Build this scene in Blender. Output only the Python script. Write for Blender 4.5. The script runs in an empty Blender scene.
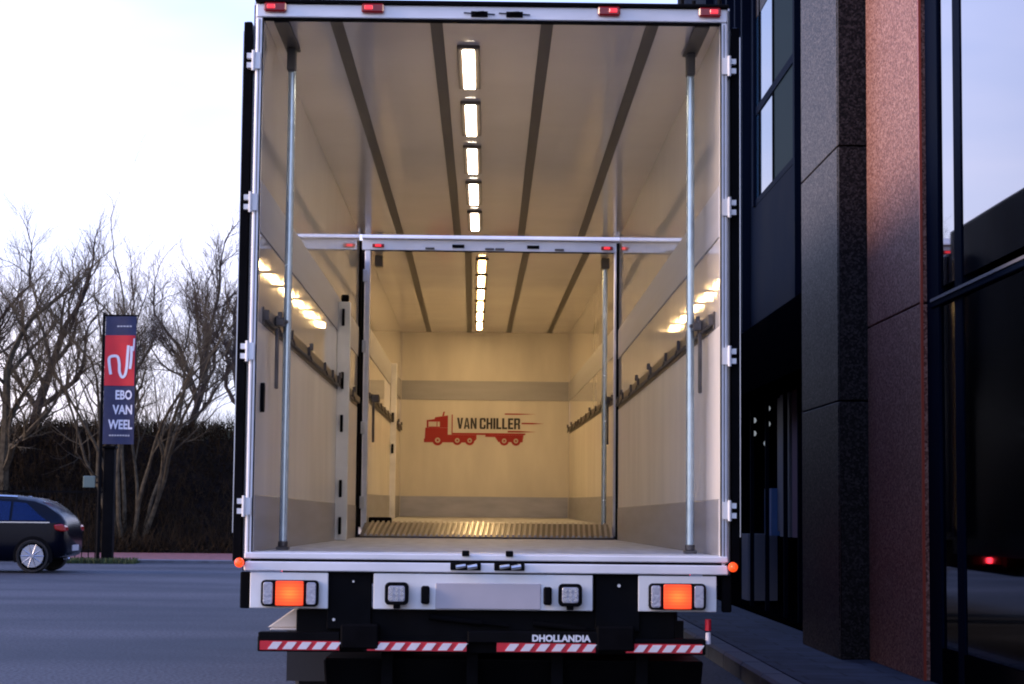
import bpy, bmesh, math, random
from mathutils import Vector, Matrix
rad = math.radians
random.seed(7)
S = bpy.context.scene
C = S.collection

# ------------------------------------------------------------------ camera
cam_data = bpy.data.cameras.new('camera'); cam = bpy.data.objects.new('camera', cam_data); C.objects.link(cam)
cam_data.sensor_width = 36.0; cam_data.lens = 36.0 * 1950 / 1024; cam_data.clip_end = 3000; cam_data.clip_start = 0.05
_d = Vector((483.5 - 512, -(512 - 342), -1950)).normalized()
_u = Vector((math.sin(rad(.617)), math.cos(rad(.617)), 0)); _u = (_u - _d * _u.dot(_d)).normalized()
_x = _d.cross(_u)
M = Matrix((_x, _d, _u)).to_4x4()          # camera axes expressed in world axes
M.translation = Vector((0, 0, 1.17)); cam.matrix_world = M
S.camera = cam
S.render.filter_size = 1.9 if hasattr(S.render, 'filter_size') else 1.5

# ------------------------------------------------------------------ world and sun
SUN_EL, SUN_ROT = 20, 262
w = bpy.data.worlds.new('World'); S.world = w; w.use_nodes = True
nt = w.node_tree; nt.nodes.clear()
def N(t, **k):
    n = nt.nodes.new(t)
    for a, b in k.items(): setattr(n, a, b)
    return n
sky = N('ShaderNodeTexSky', sky_type='NISHITA', sun_disc=False, sun_elevation=rad(SUN_EL), sun_rotation=rad(SUN_ROT))
bg1 = N('ShaderNodeBackground'); bg1.inputs[1].default_value = .05
nt.links.new(sky.outputs[0], bg1.inputs[0])
tc = N('ShaderNodeTexCoord'); sep = N('ShaderNodeSeparateXYZ'); nt.links.new(tc.outputs['Generated'], sep.inputs[0])
rmp = N('ShaderNodeValToRGB'); nt.links.new(sep.outputs['Z'], rmp.inputs[0])
cr = rmp.color_ramp; cr.elements[0].position = 0.0; cr.elements[0].color = (.62, .59, .65, 1)
cr.elements[1].position = 1; cr.elements[1].color = (.20, .36, 1.0, 1)
e = cr.elements.new(.12); e.color = (.64, .68, .90, 1)
e = cr.elements.new(.35); e.color = (.40, .54, 1.0, 1)
mp = N('ShaderNodeMapping'); mp.inputs['Scale'].default_value = (1.2, 1.2, 4.5); nt.links.new(tc.outputs['Generated'], mp.inputs[0])
noi = N('ShaderNodeTexNoise'); noi.inputs['Scale'].default_value = 2.2; noi.inputs['Detail'].default_value = 4; nt.links.new(mp.outputs[0], noi.inputs[0])
r2 = N('ShaderNodeValToRGB'); nt.links.new(noi.outputs[0], r2.inputs[0])
r2.color_ramp.elements[0].position = .35; r2.color_ramp.elements[0].color = (.78, .84, .96, 1)
r2.color_ramp.elements[1].position = .68; r2.color_ramp.elements[1].color = (1.36, 1.18, 1.10, 1)
mul = N('ShaderNodeMixRGB', blend_type='MULTIPLY'); mul.inputs[0].default_value = 1
nt.links.new(rmp.outputs[0], mul.inputs[1]); nt.links.new(r2.outputs[0], mul.inputs[2])
bg2 = N('ShaderNodeBackground'); bg2.inputs[1].default_value = 1.7; nt.links.new(mul.outputs[0], bg2.inputs[0])
ad = N('ShaderNodeAddShader'); nt.links.new(bg1.outputs[0], ad.inputs[0]); nt.links.new(bg2.outputs[0], ad.inputs[1])
wo = N('ShaderNodeOutputWorld'); nt.links.new(ad.outputs[0], wo.inputs[0])

sd = bpy.data.lights.new('sun', 'SUN'); sd.energy = 3.6; sd.angle = rad(20); sd.color = (1, .72, .56)
so = bpy.data.objects.new('sun', sd); C.objects.link(so)
so.rotation_euler = (rad(90 - SUN_EL), 0, rad(-SUN_ROT + 180))

S.view_settings.view_transform = 'Standard'; S.view_settings.look = 'None'; S.view_settings.gamma = 1
S.view_settings.exposure = 0.0; S.view_settings.use_curve_mapping = False
S.render.engine = 'CYCLES'
cy = S.cycles
cy.use_denoising = True; cy.max_bounces = 9; cy.diffuse_bounces = 5; cy.glossy_bounces = 5; cy.transmission_bounces = 4
cy.caustics_reflective = False; cy.caustics_refractive = False; cy.sample_clamp_indirect = 6
cy.filter_width = 2.0

# ------------------------------------------------------------------ materials
def mat(name, col, rough=.5, metal=0, emit=None, es=0, spec=.5, coat=0, noise=None, bump=None, alpha=None, ior=None):
    """noise=(scale, amount, detail[, stretch])  bump=(scale, strength, distance[, stretch])"""
    m = bpy.data.materials.new(name); m.use_nodes = True
    t = m.node_tree; b = t.nodes['Principled BSDF']
    b.inputs['Base Color'].default_value = (*col, 1); b.inputs['Roughness'].default_value = rough
    b.inputs['Metallic'].default_value = metal; b.inputs['Specular IOR Level'].default_value = spec
    if ior: b.inputs['IOR'].default_value = ior
    b.inputs['Coat Weight'].default_value = coat; b.inputs['Coat Roughness'].default_value = .05
    if emit: b.inputs['Emission Color'].default_value = (*emit, 1); b.inputs['Emission Strength'].default_value = es
    tcn = t.nodes.new('ShaderNodeTexCoord')
    def nz(sc, det, st):
        mpn = t.nodes.new('ShaderNodeMapping'); mpn.inputs['Scale'].default_value = st
        t.links.new(tcn.outputs['Object'], mpn.inputs[0])
        n = t.nodes.new('ShaderNodeTexNoise'); n.inputs['Scale'].default_value = sc; n.inputs['Detail'].default_value = det
        t.links.new(mpn.outputs[0], n.inputs[0]); return n
    if noise:
        n = nz(noise[0], noise[2], noise[3] if len(noise) > 3 else (1, 1, 1))
        r = t.nodes.new('ShaderNodeValToRGB'); t.links.new(n.outputs[0], r.inputs[0])
        a = noise[1]; r.color_ramp.elements[0].position = .32; r.color_ramp.elements[1].position = .68
        r.color_ramp.elements[0].color = (*[c * (1 - a) for c in col], 1); r.color_ramp.elements[1].color = (*[min(1, c * (1 + a)) for c in col], 1)
        t.links.new(r.outputs[0], b.inputs['Base Color'])
        mr = t.nodes.new('ShaderNodeMapRange'); mr.inputs[3].default_value = rough * .85; mr.inputs[4].default_value = min(1, rough * 1.2)
        t.links.new(n.outputs[0], mr.inputs[0]); t.links.new(mr.outputs[0], b.inputs['Roughness'])
    if bump:
        n = nz(bump[0], 3, bump[3] if len(bump) > 3 else (1, 1, 1))
        bp = t.nodes.new('ShaderNodeBump'); bp.inputs['Strength'].default_value = bump[1]; bp.inputs['Distance'].default_value = bump[2]
        t.links.new(n.outputs[0], bp.inputs['Height']); t.links.new(bp.outputs[0], b.inputs['Normal'])
    return m

MT = {}
MT['grp'] = mat('gelcoat_wall', (.80, .775, .745), .035, noise=(1.3, .03, 3), bump=(1.6, .16, .008, (1, 1, .25)))
MT['grp_low'] = mat('scuffed_matte_wall', (.78, .75, .71), .34, noise=(2.6, .09, 7, (1, 1, .3)), bump=(2, .2, .006, (1, 1, .2)))  # scuff streaks in the colour; matte to keep mirror images off the wall
MT['grp_ceiling'] = mat('gelcoat_ceiling', (.76, .73, .72), .10, noise=(1.3, .04, 3), bump=(1.0, .3, .012, (1, .4, 1)))
MT['band'] = mat('brushed_band', (.44, .45, .50), .55, .35, noise=(2, .06, 3, (1, .2, 6)))
MT['skirt'] = mat('kick_plate', (.42, .43, .48), .42, .6, noise=(3, .12, 4, (1, .3, 4)), bump=(12, .2, .002))
MT['alu'] = mat('white_aluminium', (.83, .83, .85), .35, .15, noise=(3, .09, 6, (1, 1, 2)))
MT['alu_raw'] = mat('raw_aluminium', (.62, .63, .66), .3, .85, noise=(5, .08, 3))
MT['galv'] = mat('galvanised_pole', (.55, .66, .70), .25, .7, noise=(14, .10, 3))
MT['white'] = mat('white_paint', (.83, .83, .81), .4, noise=(3.5, .10, 7))
MT['whiteplate'] = mat('plate_grey', (.50, .47, .50), .45, noise=(8, .03, 2))
MT['beige'] = mat('beige_bracket', (.62, .57, .52), .5, noise=(6, .12, 3))
MT['black'] = mat('black_steel', (.004, .004, .005), .6, spec=.05, noise=(5, .3, 4))
MT['rubber'] = mat('black_rubber', (.004, .004, .005), .8, spec=.04, noise=(8, .3, 3))
MT['rail'] = mat('recessed_rail', (.11, .105, .10), .5, .3, noise=(5, .15, 3))
MT['dark_metal'] = mat('dark_lashing_rail', (.10, .09, .085), .4, .6, noise=(9, .4, 4))
MT['navy'] = mat('navy_panel', (.010, .017, .055), .22, coat=.4, noise=(2, .2, 3))
MT['door'] = mat('door_navy', (.012, .016, .034), .35, noise=(3, .3, 3))
MT['floor'] = mat('floor_plate', (.50, .52, .58), .6, .15, noise=(9, .18, 5, (1, .25, 1)), bump=(60, .25, .002))
MT['lamp_housing'] = mat('lamp_housing', (.16, .13, .10), .5)
MT['lamp'] = mat('lamp_lens', (.9, .85, .7), .4, emit=(1, .63, .26), es=56)
MT['lamp_cold'] = mat('lamp_lens_trailer', (.9, .85, .7), .4, emit=(1, .82, .64), es=25)
MT['red_lens'] = mat('red_lens', (.16, .004, .008), .15, emit=(1, .02, .03), es=.05)
MT['red_lit'] = mat('red_lit_lens', (.6, .01, .02), .2, emit=(1, .04, .06), es=1.0)
MT['amber'] = mat('amber_lit_lens', (.7, .08, .02), .2, emit=(1, .075, .010), es=1.2, bump=(40, .3, .003))
MT['amber_hot'] = mat('amber_filament', (.8, .3, .02), .3, emit=(1, .125, .012), es=1.35)
MT['clear'] = mat('clear_lens', (.42, .43, .50), .15, .2, bump=(70, .7, .004))
MT['tape_red'] = mat('tape_red', (.62, .012, .03), .4, emit=None, noise=(20, .1, 2))
MT['tape_white'] = mat('tape_white', (.80, .74, .76), .4, noise=(20, .06, 2))
MT['letter_white'] = mat('lettering_white', (.78, .80, .84), .5)
MT['logo_red'] = mat('logo_red', (.42, .022, .020), .5)
MT['logo_dark'] = mat('logo_black', (.030, .028, .026), .5)
MT['logo_cream'] = mat('logo_cream', (.60, .56, .48), .5)
MT['tyre'] = mat('tyre', (.014, .014, .015), .85, noise=(20, .3, 3))
MT['rim'] = mat('alloy_rim', (.34, .36, .42), .35, .8)
MT['carpaint'] = mat('car_paint', (.0010, .0018, .007), .22, spec=.12, coat=.06)
MT['carglass'] = mat('car_glass', (.03, .05, .12), .05, 1)
MT['chrome'] = mat('chrome', (.65, .68, .75), .15, 1)
MT['banner'] = mat('banner_navy', (.075, .085, .17), .65, noise=(4, .12, 3))
MT['banner_red'] = mat('banner_red', (.62, .018, .03), .6, noise=(4, .08, 3))
MT['banner_white'] = mat('banner_white', (.72, .74, .84), .6)
MT['bark'] = mat('bark', (.048, .038, .033), .9, spec=.1, noise=(8, .4, 4))
MT['bark_green'] = mat('bark_olive', (.072, .060, .040), .9, spec=.1, noise=(8, .4, 4))
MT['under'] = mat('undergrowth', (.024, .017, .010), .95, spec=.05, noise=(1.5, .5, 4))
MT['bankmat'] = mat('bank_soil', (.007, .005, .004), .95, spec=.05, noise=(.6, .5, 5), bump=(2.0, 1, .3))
MT['grass'] = mat('grass_blades', (.04, .065, .018), .8, noise=(3, .4, 3))
MT['grass_dry'] = mat('grass_dry', (.13, .12, .06), .8, noise=(1, .4, 3))

def _amber(m):
    t = m.node_tree; b = t.nodes['Principled BSDF']
    tcn = t.nodes.new('ShaderNodeTexCoord'); mpn = t.nodes.new('ShaderNodeMapping'); mpn.inputs['Location'].default_value = (-.5, -.5, -.5)
    t.links.new(tcn.outputs['Generated'], mpn.inputs[0])
    m2 = t.nodes.new('ShaderNodeVectorMath'); m2.operation = 'MULTIPLY'; m2.inputs[1].default_value = (1.5, 0, 1.7); t.links.new(mpn.outputs[0], m2.inputs[0])
    ln = t.nodes.new('ShaderNodeVectorMath'); ln.operation = 'LENGTH'; t.links.new(m2.outputs[0], ln.inputs[0])
    r = t.nodes.new('ShaderNodeValToRGB'); t.links.new(ln.outputs['Value'], r.inputs[0])
    r.color_ramp.elements[0].position = .1; r.color_ramp.elements[0].color = (1, .20, .025, 1)
    r.color_ramp.elements[1].position = 1; r.color_ramp.elements[1].color = (.55, .028, .004, 1)
    e = r.color_ramp.elements.new(.55); e.color = (.95, .085, .010, 1)
    wv = t.nodes.new('ShaderNodeTexWave'); wv.bands_direction = 'Z'; wv.inputs['Scale'].default_value = 2.4; t.links.new(tcn.outputs['Generated'], wv.inputs[0])
    mr = t.nodes.new('ShaderNodeMapRange'); mr.inputs[3].default_value = 1.0; mr.inputs[4].default_value = 1.5; t.links.new(wv.outputs['Fac'], mr.inputs[0])
    t.links.new(r.outputs[0], b.inputs['Emission Color']); t.links.new(mr.outputs[0], b.inputs['Emission Strength'])
MT['amber_lens'] = mat('amber_moulded_lens', (.6, .07, .02), .2); _amber(MT['amber_lens'])
def tex_mat(name, build):
    m = bpy.data.materials.new(name); m.use_nodes = True
    build(m.node_tree, m.node_tree.nodes['Principled BSDF']); return m
def _asphalt(t, b):
    tcn = t.nodes.new('ShaderNodeTexCoord')
    def nz(sc, det, st=(1, 1, 1)):
        mpn = t.nodes.new('ShaderNodeMapping'); mpn.inputs['Scale'].default_value = st
        t.links.new(tcn.outputs['Object'], mpn.inputs[0])
        n = t.nodes.new('ShaderNodeTexNoise'); n.inputs['Scale'].default_value = sc; n.inputs['Detail'].default_value = det
        t.links.new(mpn.outputs[0], n.inputs[0]); return n
    a = nz(.5, 6, (.35, 1, 1)); g = nz(34, 6)
    r = t.nodes.new('ShaderNodeValToRGB'); t.links.new(a.outputs[0], r.inputs[0])
    r.color_ramp.elements[0].position = .36; r.color_ramp.elements[0].color = (.018, .021, .029, 1)
    r.color_ramp.elements[1].position = .64; r.color_ramp.elements[1].color = (.060, .064, .076, 1)
    r3 = t.nodes.new('ShaderNodeValToRGB'); t.links.new(g.outputs[0], r3.inputs[0])
    r3.color_ramp.elements[0].position = .3; r3.color_ramp.elements[0].color = (.22, .22, .24, 1)
    r3.color_ramp.elements[1].position = .7; r3.color_ramp.elements[1].color = (1.85, 1.85, 1.85, 1)
    mx = t.nodes.new('ShaderNodeMixRGB'); mx.blend_type = 'MULTIPLY'; mx.inputs[0].default_value = 1
    t.links.new(r.outputs[0], mx.inputs[1]); t.links.new(r3.outputs[0], mx.inputs[2]); t.links.new(mx.outputs[0], b.inputs['Base Color'])
    mr = t.nodes.new('ShaderNodeMapRange'); mr.inputs[3].default_value = .55; mr.inputs[4].default_value = .85; b.inputs['Specular IOR Level'].default_value = .22
    t.links.new(a.outputs[0], mr.inputs[0]); t.links.new(mr.outputs[0], b.inputs['Roughness'])
    bp = t.nodes.new('ShaderNodeBump'); bp.inputs['Strength'].default_value = .7; bp.inputs['Distance'].default_value = .012
    t.links.new(g.outputs[0], bp.inputs['Height']); t.links.new(bp.outputs[0], b.inputs['Normal'])
MT['asphalt'] = tex_mat('asphalt', _asphalt)
def _brick(c1, c2, mortar, sc, w_, h_, rough=.8):
    def f(t, b):
        tcn = t.nodes.new('ShaderNodeTexCoord'); br = t.nodes.new('ShaderNodeTexBrick')
        t.links.new(tcn.outputs['Object'], br.inputs[0])
        br.inputs['Color1'].default_value = (*c1, 1); br.inputs['Color2'].default_value = (*c2, 1); br.inputs['Mortar'].default_value = (*mortar, 1)
        br.inputs['Scale'].default_value = sc; br.inputs['Brick Width'].default_value = w_; br.inputs['Row Height'].default_value = h_
        br.inputs['Mortar Size'].default_value = .012
        n = t.nodes.new('ShaderNodeTexNoise'); n.inputs['Scale'].default_value = 4; n.inputs['Detail'].default_value = 6
        t.links.new(tcn.outputs['Object'], n.inputs[0])
        r = t.nodes.new('ShaderNodeValToRGB'); t.links.new(n.outputs[0], r.inputs[0])
        r.color_ramp.elements[0].position = .35; r.color_ramp.elements[0].color = (.55, .55, .55, 1)
        r.color_ramp.elements[1].position = .6; r.color_ramp.elements[1].color = (1.1, 1.1, 1.1, 1)
        mx = t.nodes.new('ShaderNodeMixRGB'); mx.blend_type = 'MULTIPLY'; mx.inputs[0].default_value = 1
        t.links.new(br.outputs[0], mx.inputs[1]); t.links.new(r.outputs[0], mx.inputs[2]); t.links.new(mx.outputs[0], b.inputs['Base Color'])
        b.inputs['Roughness'].default_value = rough
    return f
MT['redpath'] = tex_mat('red_brick_path', _brick((.17, .045, .045), (.22, .06, .06), (.09, .05, .05), 1, .22, .11))
MT['paving'] = tex_mat('pavement_slabs', _brick((.035, .045, .072), (.046, .056, .085), (.014, .017, .028), 1, .6, .3, .85))
MT['kerb'] = mat('kerb_stone', (.10, .11, .13), .75, noise=(5, .2, 4))
def _granite(base, dark, light, sc):
    def f(t, b):
        tcn = t.nodes.new('ShaderNodeTexCoord')
        v = t.nodes.new('ShaderNodeTexVoronoi'); v.inputs['Scale'].default_value = sc; t.links.new(tcn.outputs['Object'], v.inputs[0])
        sp = t.nodes.new('ShaderNodeSeparateColor'); t.links.new(v.outputs['Color'], sp.inputs[0])
        r = t.nodes.new('ShaderNodeValToRGB'); t.links.new(sp.outputs[0], r.inputs[0]); r.color_ramp.interpolation = 'LINEAR'
        r.color_ramp.elements[0].position = 0; r.color_ramp.elements[0].color = (*dark, 1)
        r.color_ramp.elements[1].position = 1; r.color_ramp.elements[1].color = (*light, 1)
        e = r.color_ramp.elements.new(.45); e.color = (*base, 1)
        t.links.new(r.outputs[0], b.inputs['Base Color']); b.inputs['Roughness'].default_value = .5; b.inputs['Specular IOR Level'].default_value = .10
        n = t.nodes.new('ShaderNodeTexNoise'); n.inputs['Scale'].default_value = sc * .8; t.links.new(tcn.outputs['Object'], n.inputs[0])
        bp = t.nodes.new('ShaderNodeBump'); bp.inputs['Strength'].default_value = .5; bp.inputs['Distance'].default_value = .004
        t.links.new(n.outputs[0], bp.inputs['Height']); t.links.new(bp.outputs[0], b.inputs['Normal'])
    return f
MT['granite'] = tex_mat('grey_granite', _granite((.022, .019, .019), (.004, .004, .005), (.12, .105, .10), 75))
MT['granite_shaded'] = tex_mat('shaded_granite', _granite((.008, .007, .008), (.003, .003, .004), (.04, .034, .036), 75))  # the pillar granite with the front face's shade put into the colour
MT['terracotta'] = tex_mat('pink_granite', _granite((.24, .112, .085), (.12, .052, .042), (.44, .25, .20), 75))
MT['redtrim'] = mat('copper_trim', (.40, .07, .04), .35, .5)
MT['facade'] = mat('facade_blue', (.0016, .0042, .013), .7, spec=.02, noise=(1, .2, 3))
MT['facade_black'] = mat('facade_black', (.002, .002, .003), .7, spec=0)
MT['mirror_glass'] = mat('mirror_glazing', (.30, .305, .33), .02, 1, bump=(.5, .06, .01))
MT['window_glass'] = mat('window_glazing', (.01, .03, .07), .03, 0, ior=1.42)
MT['ramp'] = mat('ramp_metal', (.34, .34, .37), .30, .8, noise=(10, .1, 3))
MT['dark_pane'] = mat('dark_window_pane', (.004, .012, .016), .5, spec=.01)
MT['side_lamp'] = mat('side_marker_lens', (.6, .01, .02), .2, emit=(1, .03, .05), es=14)
MT['ledge'] = mat('ledge_metal', (.12, .12, .14), .5)
MT['flap'] = mat('mudflap_rubber', (.03, .03, .034), .8)
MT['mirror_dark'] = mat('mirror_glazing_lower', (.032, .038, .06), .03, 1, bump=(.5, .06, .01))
MT['dark_glass'] = mat('dark_glazing', (.020, .028, .036), .05, .0, ior=1.45)
MT['pink_panel'] = mat('pink_interior_panel', (.34, .20, .22), .6)
MT['grey_panel'] = mat('grey_interior_panel', (.22, .22, .26), .5)
MT['blue_panel'] = mat('blue_interior_panel', (.10, .22, .50), .5)
MT['globe'] = mat('globe_lamp', (.7, .75, .8), .3, emit=(.8, .9, 1), es=.3)
MT['signface'] = mat('sign_face', (.12, .17, .15), .6)

# ------------------------------------------------------------------ mesh helpers
def tag(o, label=None, cat=None, group=None, kind=None):
    if label: o['label'] = label
    if cat: o['category'] = cat
    if group: o['group'] = group
    if kind: o['kind'] = kind
    return o
def empty(name, loc=(0, 0, 0), rot=(0, 0, 0)):
    o = bpy.data.objects.new(name, None); C.objects.link(o); o.location = loc; o.rotation_euler = rot; return o
class MB:
    def __init__(s): s.bm = bmesh.new()
    def box(s, x0, x1, y0, y1, z0, z1):
        v = [s.bm.verts.new(p) for p in ((x0, y0, z0), (x1, y0, z0), (x1, y1, z0), (x0, y1, z0), (x0, y0, z1), (x1, y0, z1), (x1, y1, z1), (x0, y1, z1))]
        for f in ((3, 2, 1, 0), (4, 5, 6, 7), (0, 1, 5, 4), (1, 2, 6, 5), (2, 3, 7, 6), (3, 0, 4, 7)): s.bm.faces.new([v[i] for i in f])
        return s
    def cyl(s, a, b, r0, r1=None, n=16, cap=True):
        a, b = Vector(a), Vector(b); r1 = r0 if r1 is None else r1
        d = (b - a).normalized(); q = Vector((0, 0, 1)) if abs(d.z) < .9 else Vector((1, 0, 0))
        u = d.cross(q).normalized(); v = d.cross(u)
        A = [s.bm.verts.new(a + (u * math.cos(i * math.tau / n) + v * math.sin(i * math.tau / n)) * r0) for i in range(n)]
        B = [s.bm.verts.new(b + (u * math.cos(i * math.tau / n) + v * math.sin(i * math.tau / n)) * r1) for i in range(n)]
        for i in range(n): s.bm.faces.new((A[i], A[(i + 1) % n], B[(i + 1) % n], B[i]))
        if cap: s.bm.faces.new(A[::-1]); s.bm.faces.new(B)
        return s
    def prism(s, pts, y0, y1, axis='y'):
        """polygon pts in (x,z) extruded along y (or in (y,z) along x)"""
        def P(p, k): return (p[0], k, p[1]) if axis == 'y' else (k, p[0], p[1])
        A = [s.bm.verts.new(P(p, y0)) for p in pts]; B = [s.bm.verts.new(P(p, y1)) for p in pts]
        n = len(pts)
        for i in range(n): s.bm.faces.new((A[i], A[(i + 1) % n], B[(i + 1) % n], B[i]))
        s.bm.faces.new(A[::-1]); s.bm.faces.new(B); return s
    def lathe(s, prof, centre, axis='x', n=32):
        """prof: list of (offset along axis, radius)"""
        c = Vector(centre); rings = []
        for (o, r) in prof:
            ring = []
            for i in range(n):
                a = i * math.tau / n; p = (o, r * math.cos(a), r * math.sin(a)) if axis == 'x' else (r * math.cos(a), o, r * math.sin(a))
                ring.append(s.bm.verts.new(c + Vector(p)))
            rings.append(ring)
        for A, B in zip(rings, rings[1:]):
            for i in range(n): s.bm.faces.new((A[i], A[(i + 1) % n], B[(i + 1) % n], B[i]))
        s.bm.faces.new(rings[0][::-1]); s.bm.faces.new(rings[-1]); return s
    def build(s, name, m, parent=None, bevel=0, smooth=False, seg=1):
        bmesh.ops.recalc_face_normals(s.bm, faces=s.bm.faces)
        if bevel:
            bmesh.ops.bevel(s.bm, geom=[e for e in s.bm.edges if e.is_manifold and e.calc_face_angle(0) > .6], offset=bevel, segments=seg, affect='EDGES', clamp_overlap=True)
        me = bpy.data.meshes.new(name); s.bm.to_mesh(me); s.bm.free()
        me.materials.append(MT[m] if isinstance(m, str) else m)
        o = bpy.data.objects.new(name, me); C.objects.link(o); o.parent = parent
        if smooth:
            for p in me.polygons: p.use_smooth = True
            me.set_sharp_from_angle(angle=rad(35))
        return o
def rrect(x0, x1, z0, z1, r, n=5):
    pts = []
    for cx, cz, a0 in ((x1 - r, z1 - r, 0), (x0 + r, z1 - r, 90), (x0 + r, z0 + r, 180), (x1 - r, z0 + r, 270)):
        for i in range(n + 1):
            a = rad(a0 + 90 * i / n); pts.append((cx + r * math.cos(a), cz + r * math.sin(a)))
    return pts
def text_mesh(name, s, m, parent, x0, x1, z0, z1, y, bold=.0, flip=False, depth=.002):
    cu = bpy.data.curves.new(name, 'FONT'); cu.body = s; cu.size = 1; cu.offset = bold; cu.extrude = 0; cu.resolution_u = 3
    t = bpy.data.objects.new(name, cu); C.objects.link(t)
    me = bpy.data.meshes.new_from_object(t.evaluated_get(bpy.context.evaluated_depsgraph_get()))
    bpy.data.objects.remove(t); bpy.data.curves.remove(cu)
    xs = [v.co.x for v in me.vertices]; ys = [v.co.y for v in me.vertices]
    ax, bx, ay, by = min(xs), max(xs), min(ys), max(ys)
    for v in me.vertices:
        v.co = Vector((x0 + (v.co.x - ax) / (bx - ax) * (x1 - x0), y, z0 + (v.co.y - ay) / (by - ay) * (z1 - z0)))
    me.materials.clear(); me.materials.append(MT[m])
    o = bpy.data.objects.new(name, me); C.objects.link(o); o.parent = parent; return o

# ================================================================== GROUND
g = MB(); v = [g.bm.verts.new(p) for p in ((-600, -60, 0), (600, -60, 0), (600, 900, 0), (-600, 900, 0))]; g.bm.faces.new(v)
tag(g.build('asphalt_yard', 'asphalt'), kind='structure')
g = MB(); g.box(-60, 1.2, 43.0, 51.9, -.05, .015); tag(g.build('red_path', 'redpath'), kind='structure')
g = MB(); g.box(-60, 1.2, 42.5, 42.997, -.05, .07); tag(g.build('path_kerb', 'kerb', bevel=.01), kind='structure')
# pavement beside the building
g = MB(); g.box(2.02, 3.2, 2.0, 32, -.1, .12); tag(g.build('pavement', 'paving'), kind='structure')
g = MB()
y = 2.0
while y < 32:
    g.box(1.84, 2.015, y, y + .99, -.1, .125); y += 1.0
tag(g.build('kerb', 'kerb', bevel=.02), kind='structure')
# bank behind the yard
bm = MB(); nx, ny = 130, 16
gv = []
for j in range(ny + 1):
    row = []
    for i in range(nx + 1):
        x = -48 + i * .42; t = j / ny; yy = 51.6 + 17 * t
        s_ = min(1, max(0, (yy - 52) / 5.5)); h = 3.35 * (s_ * s_ * (3 - 2 * s_))
        h += .22 * math.sin(x * .9 + j) * s_ + random.uniform(-.12, .12) * s_
        row.append(bm.bm.verts.new((x, yy, h if j else -.1)))
    gv.append(row)
for j in range(ny):
    for i in range(nx): bm.bm.faces.new((gv[j][i], gv[j][i + 1], gv[j + 1][i + 1], gv[j + 1][i]))
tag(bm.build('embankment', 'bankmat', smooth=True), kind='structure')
# brushwood covering the bank
ub = MB(); R = random.Random(3)
def tri_leaf(b, p, d, ln, wd):
    d = d.normalized(); s_ = d.cross(Vector((R.uniform(-1, 1), R.uniform(-1, 1), R.uniform(-1, 1)))).normalized() * wd
    b.bm.faces.new([b.bm.verts.new(q) for q in (p - s_, p + s_, p + d * ln + s_ * .3, p + d * ln - s_ * .3)])
for k in range(52000):
    x = R.uniform(-26, 1); yy = R.uniform(51.8, 58.5); s_ = min(1, max(0, (yy - 52) / 5.5)); h = 3.3 * s_ * s_ * (3 - 2 * s_)
    p = Vector((x, yy, h + R.uniform(-.1, .3) * (.4 + s_)))
    up = R.random() < .55
    tri_leaf(ub, p, Vector((R.uniform(-.6, .6), R.uniform(-.6, .2), R.uniform(.4, 1.2))) if up else Vector((R.uniform(-1, 1), R.uniform(-1, .4), R.uniform(-.4, .8))), R.uniform(.2, .75) if up else R.uniform(.05, .16), R.uniform(.004, .012) if up else R.uniform(.012, .035))
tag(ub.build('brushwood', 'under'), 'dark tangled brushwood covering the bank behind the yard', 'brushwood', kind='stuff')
gb = MB()
for k in range(5200):
    x = R.uniform(-30, 3); yy = R.uniform(57.8, 60.5)
    tri_leaf(gb, Vector((x, yy, 3.25)), Vector((R.uniform(-.4, .4), R.uniform(-.4, .4), 1)), R.uniform(.25, .62), R.uniform(.02, .05))
tag(gb.build('dry_grass', 'grass_dry'), 'dry pale grass growing along the top of the bank', 'grass', kind='stuff')
gb = MB()
for k in range(3000):
    x = R.uniform(-9.4, -7.4); yy = R.uniform(41.7, 42.48)
    tri_leaf(gb, Vector((x, yy, 0)), Vector((R.uniform(-.4, .4), R.uniform(-.4, .4), 1)), R.uniform(.04, .14), R.uniform(.006, .014))
tag(gb.build('grass_strip', 'grass'), 'short green grass along the foot of the railing', 'grass', kind='stuff')

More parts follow.
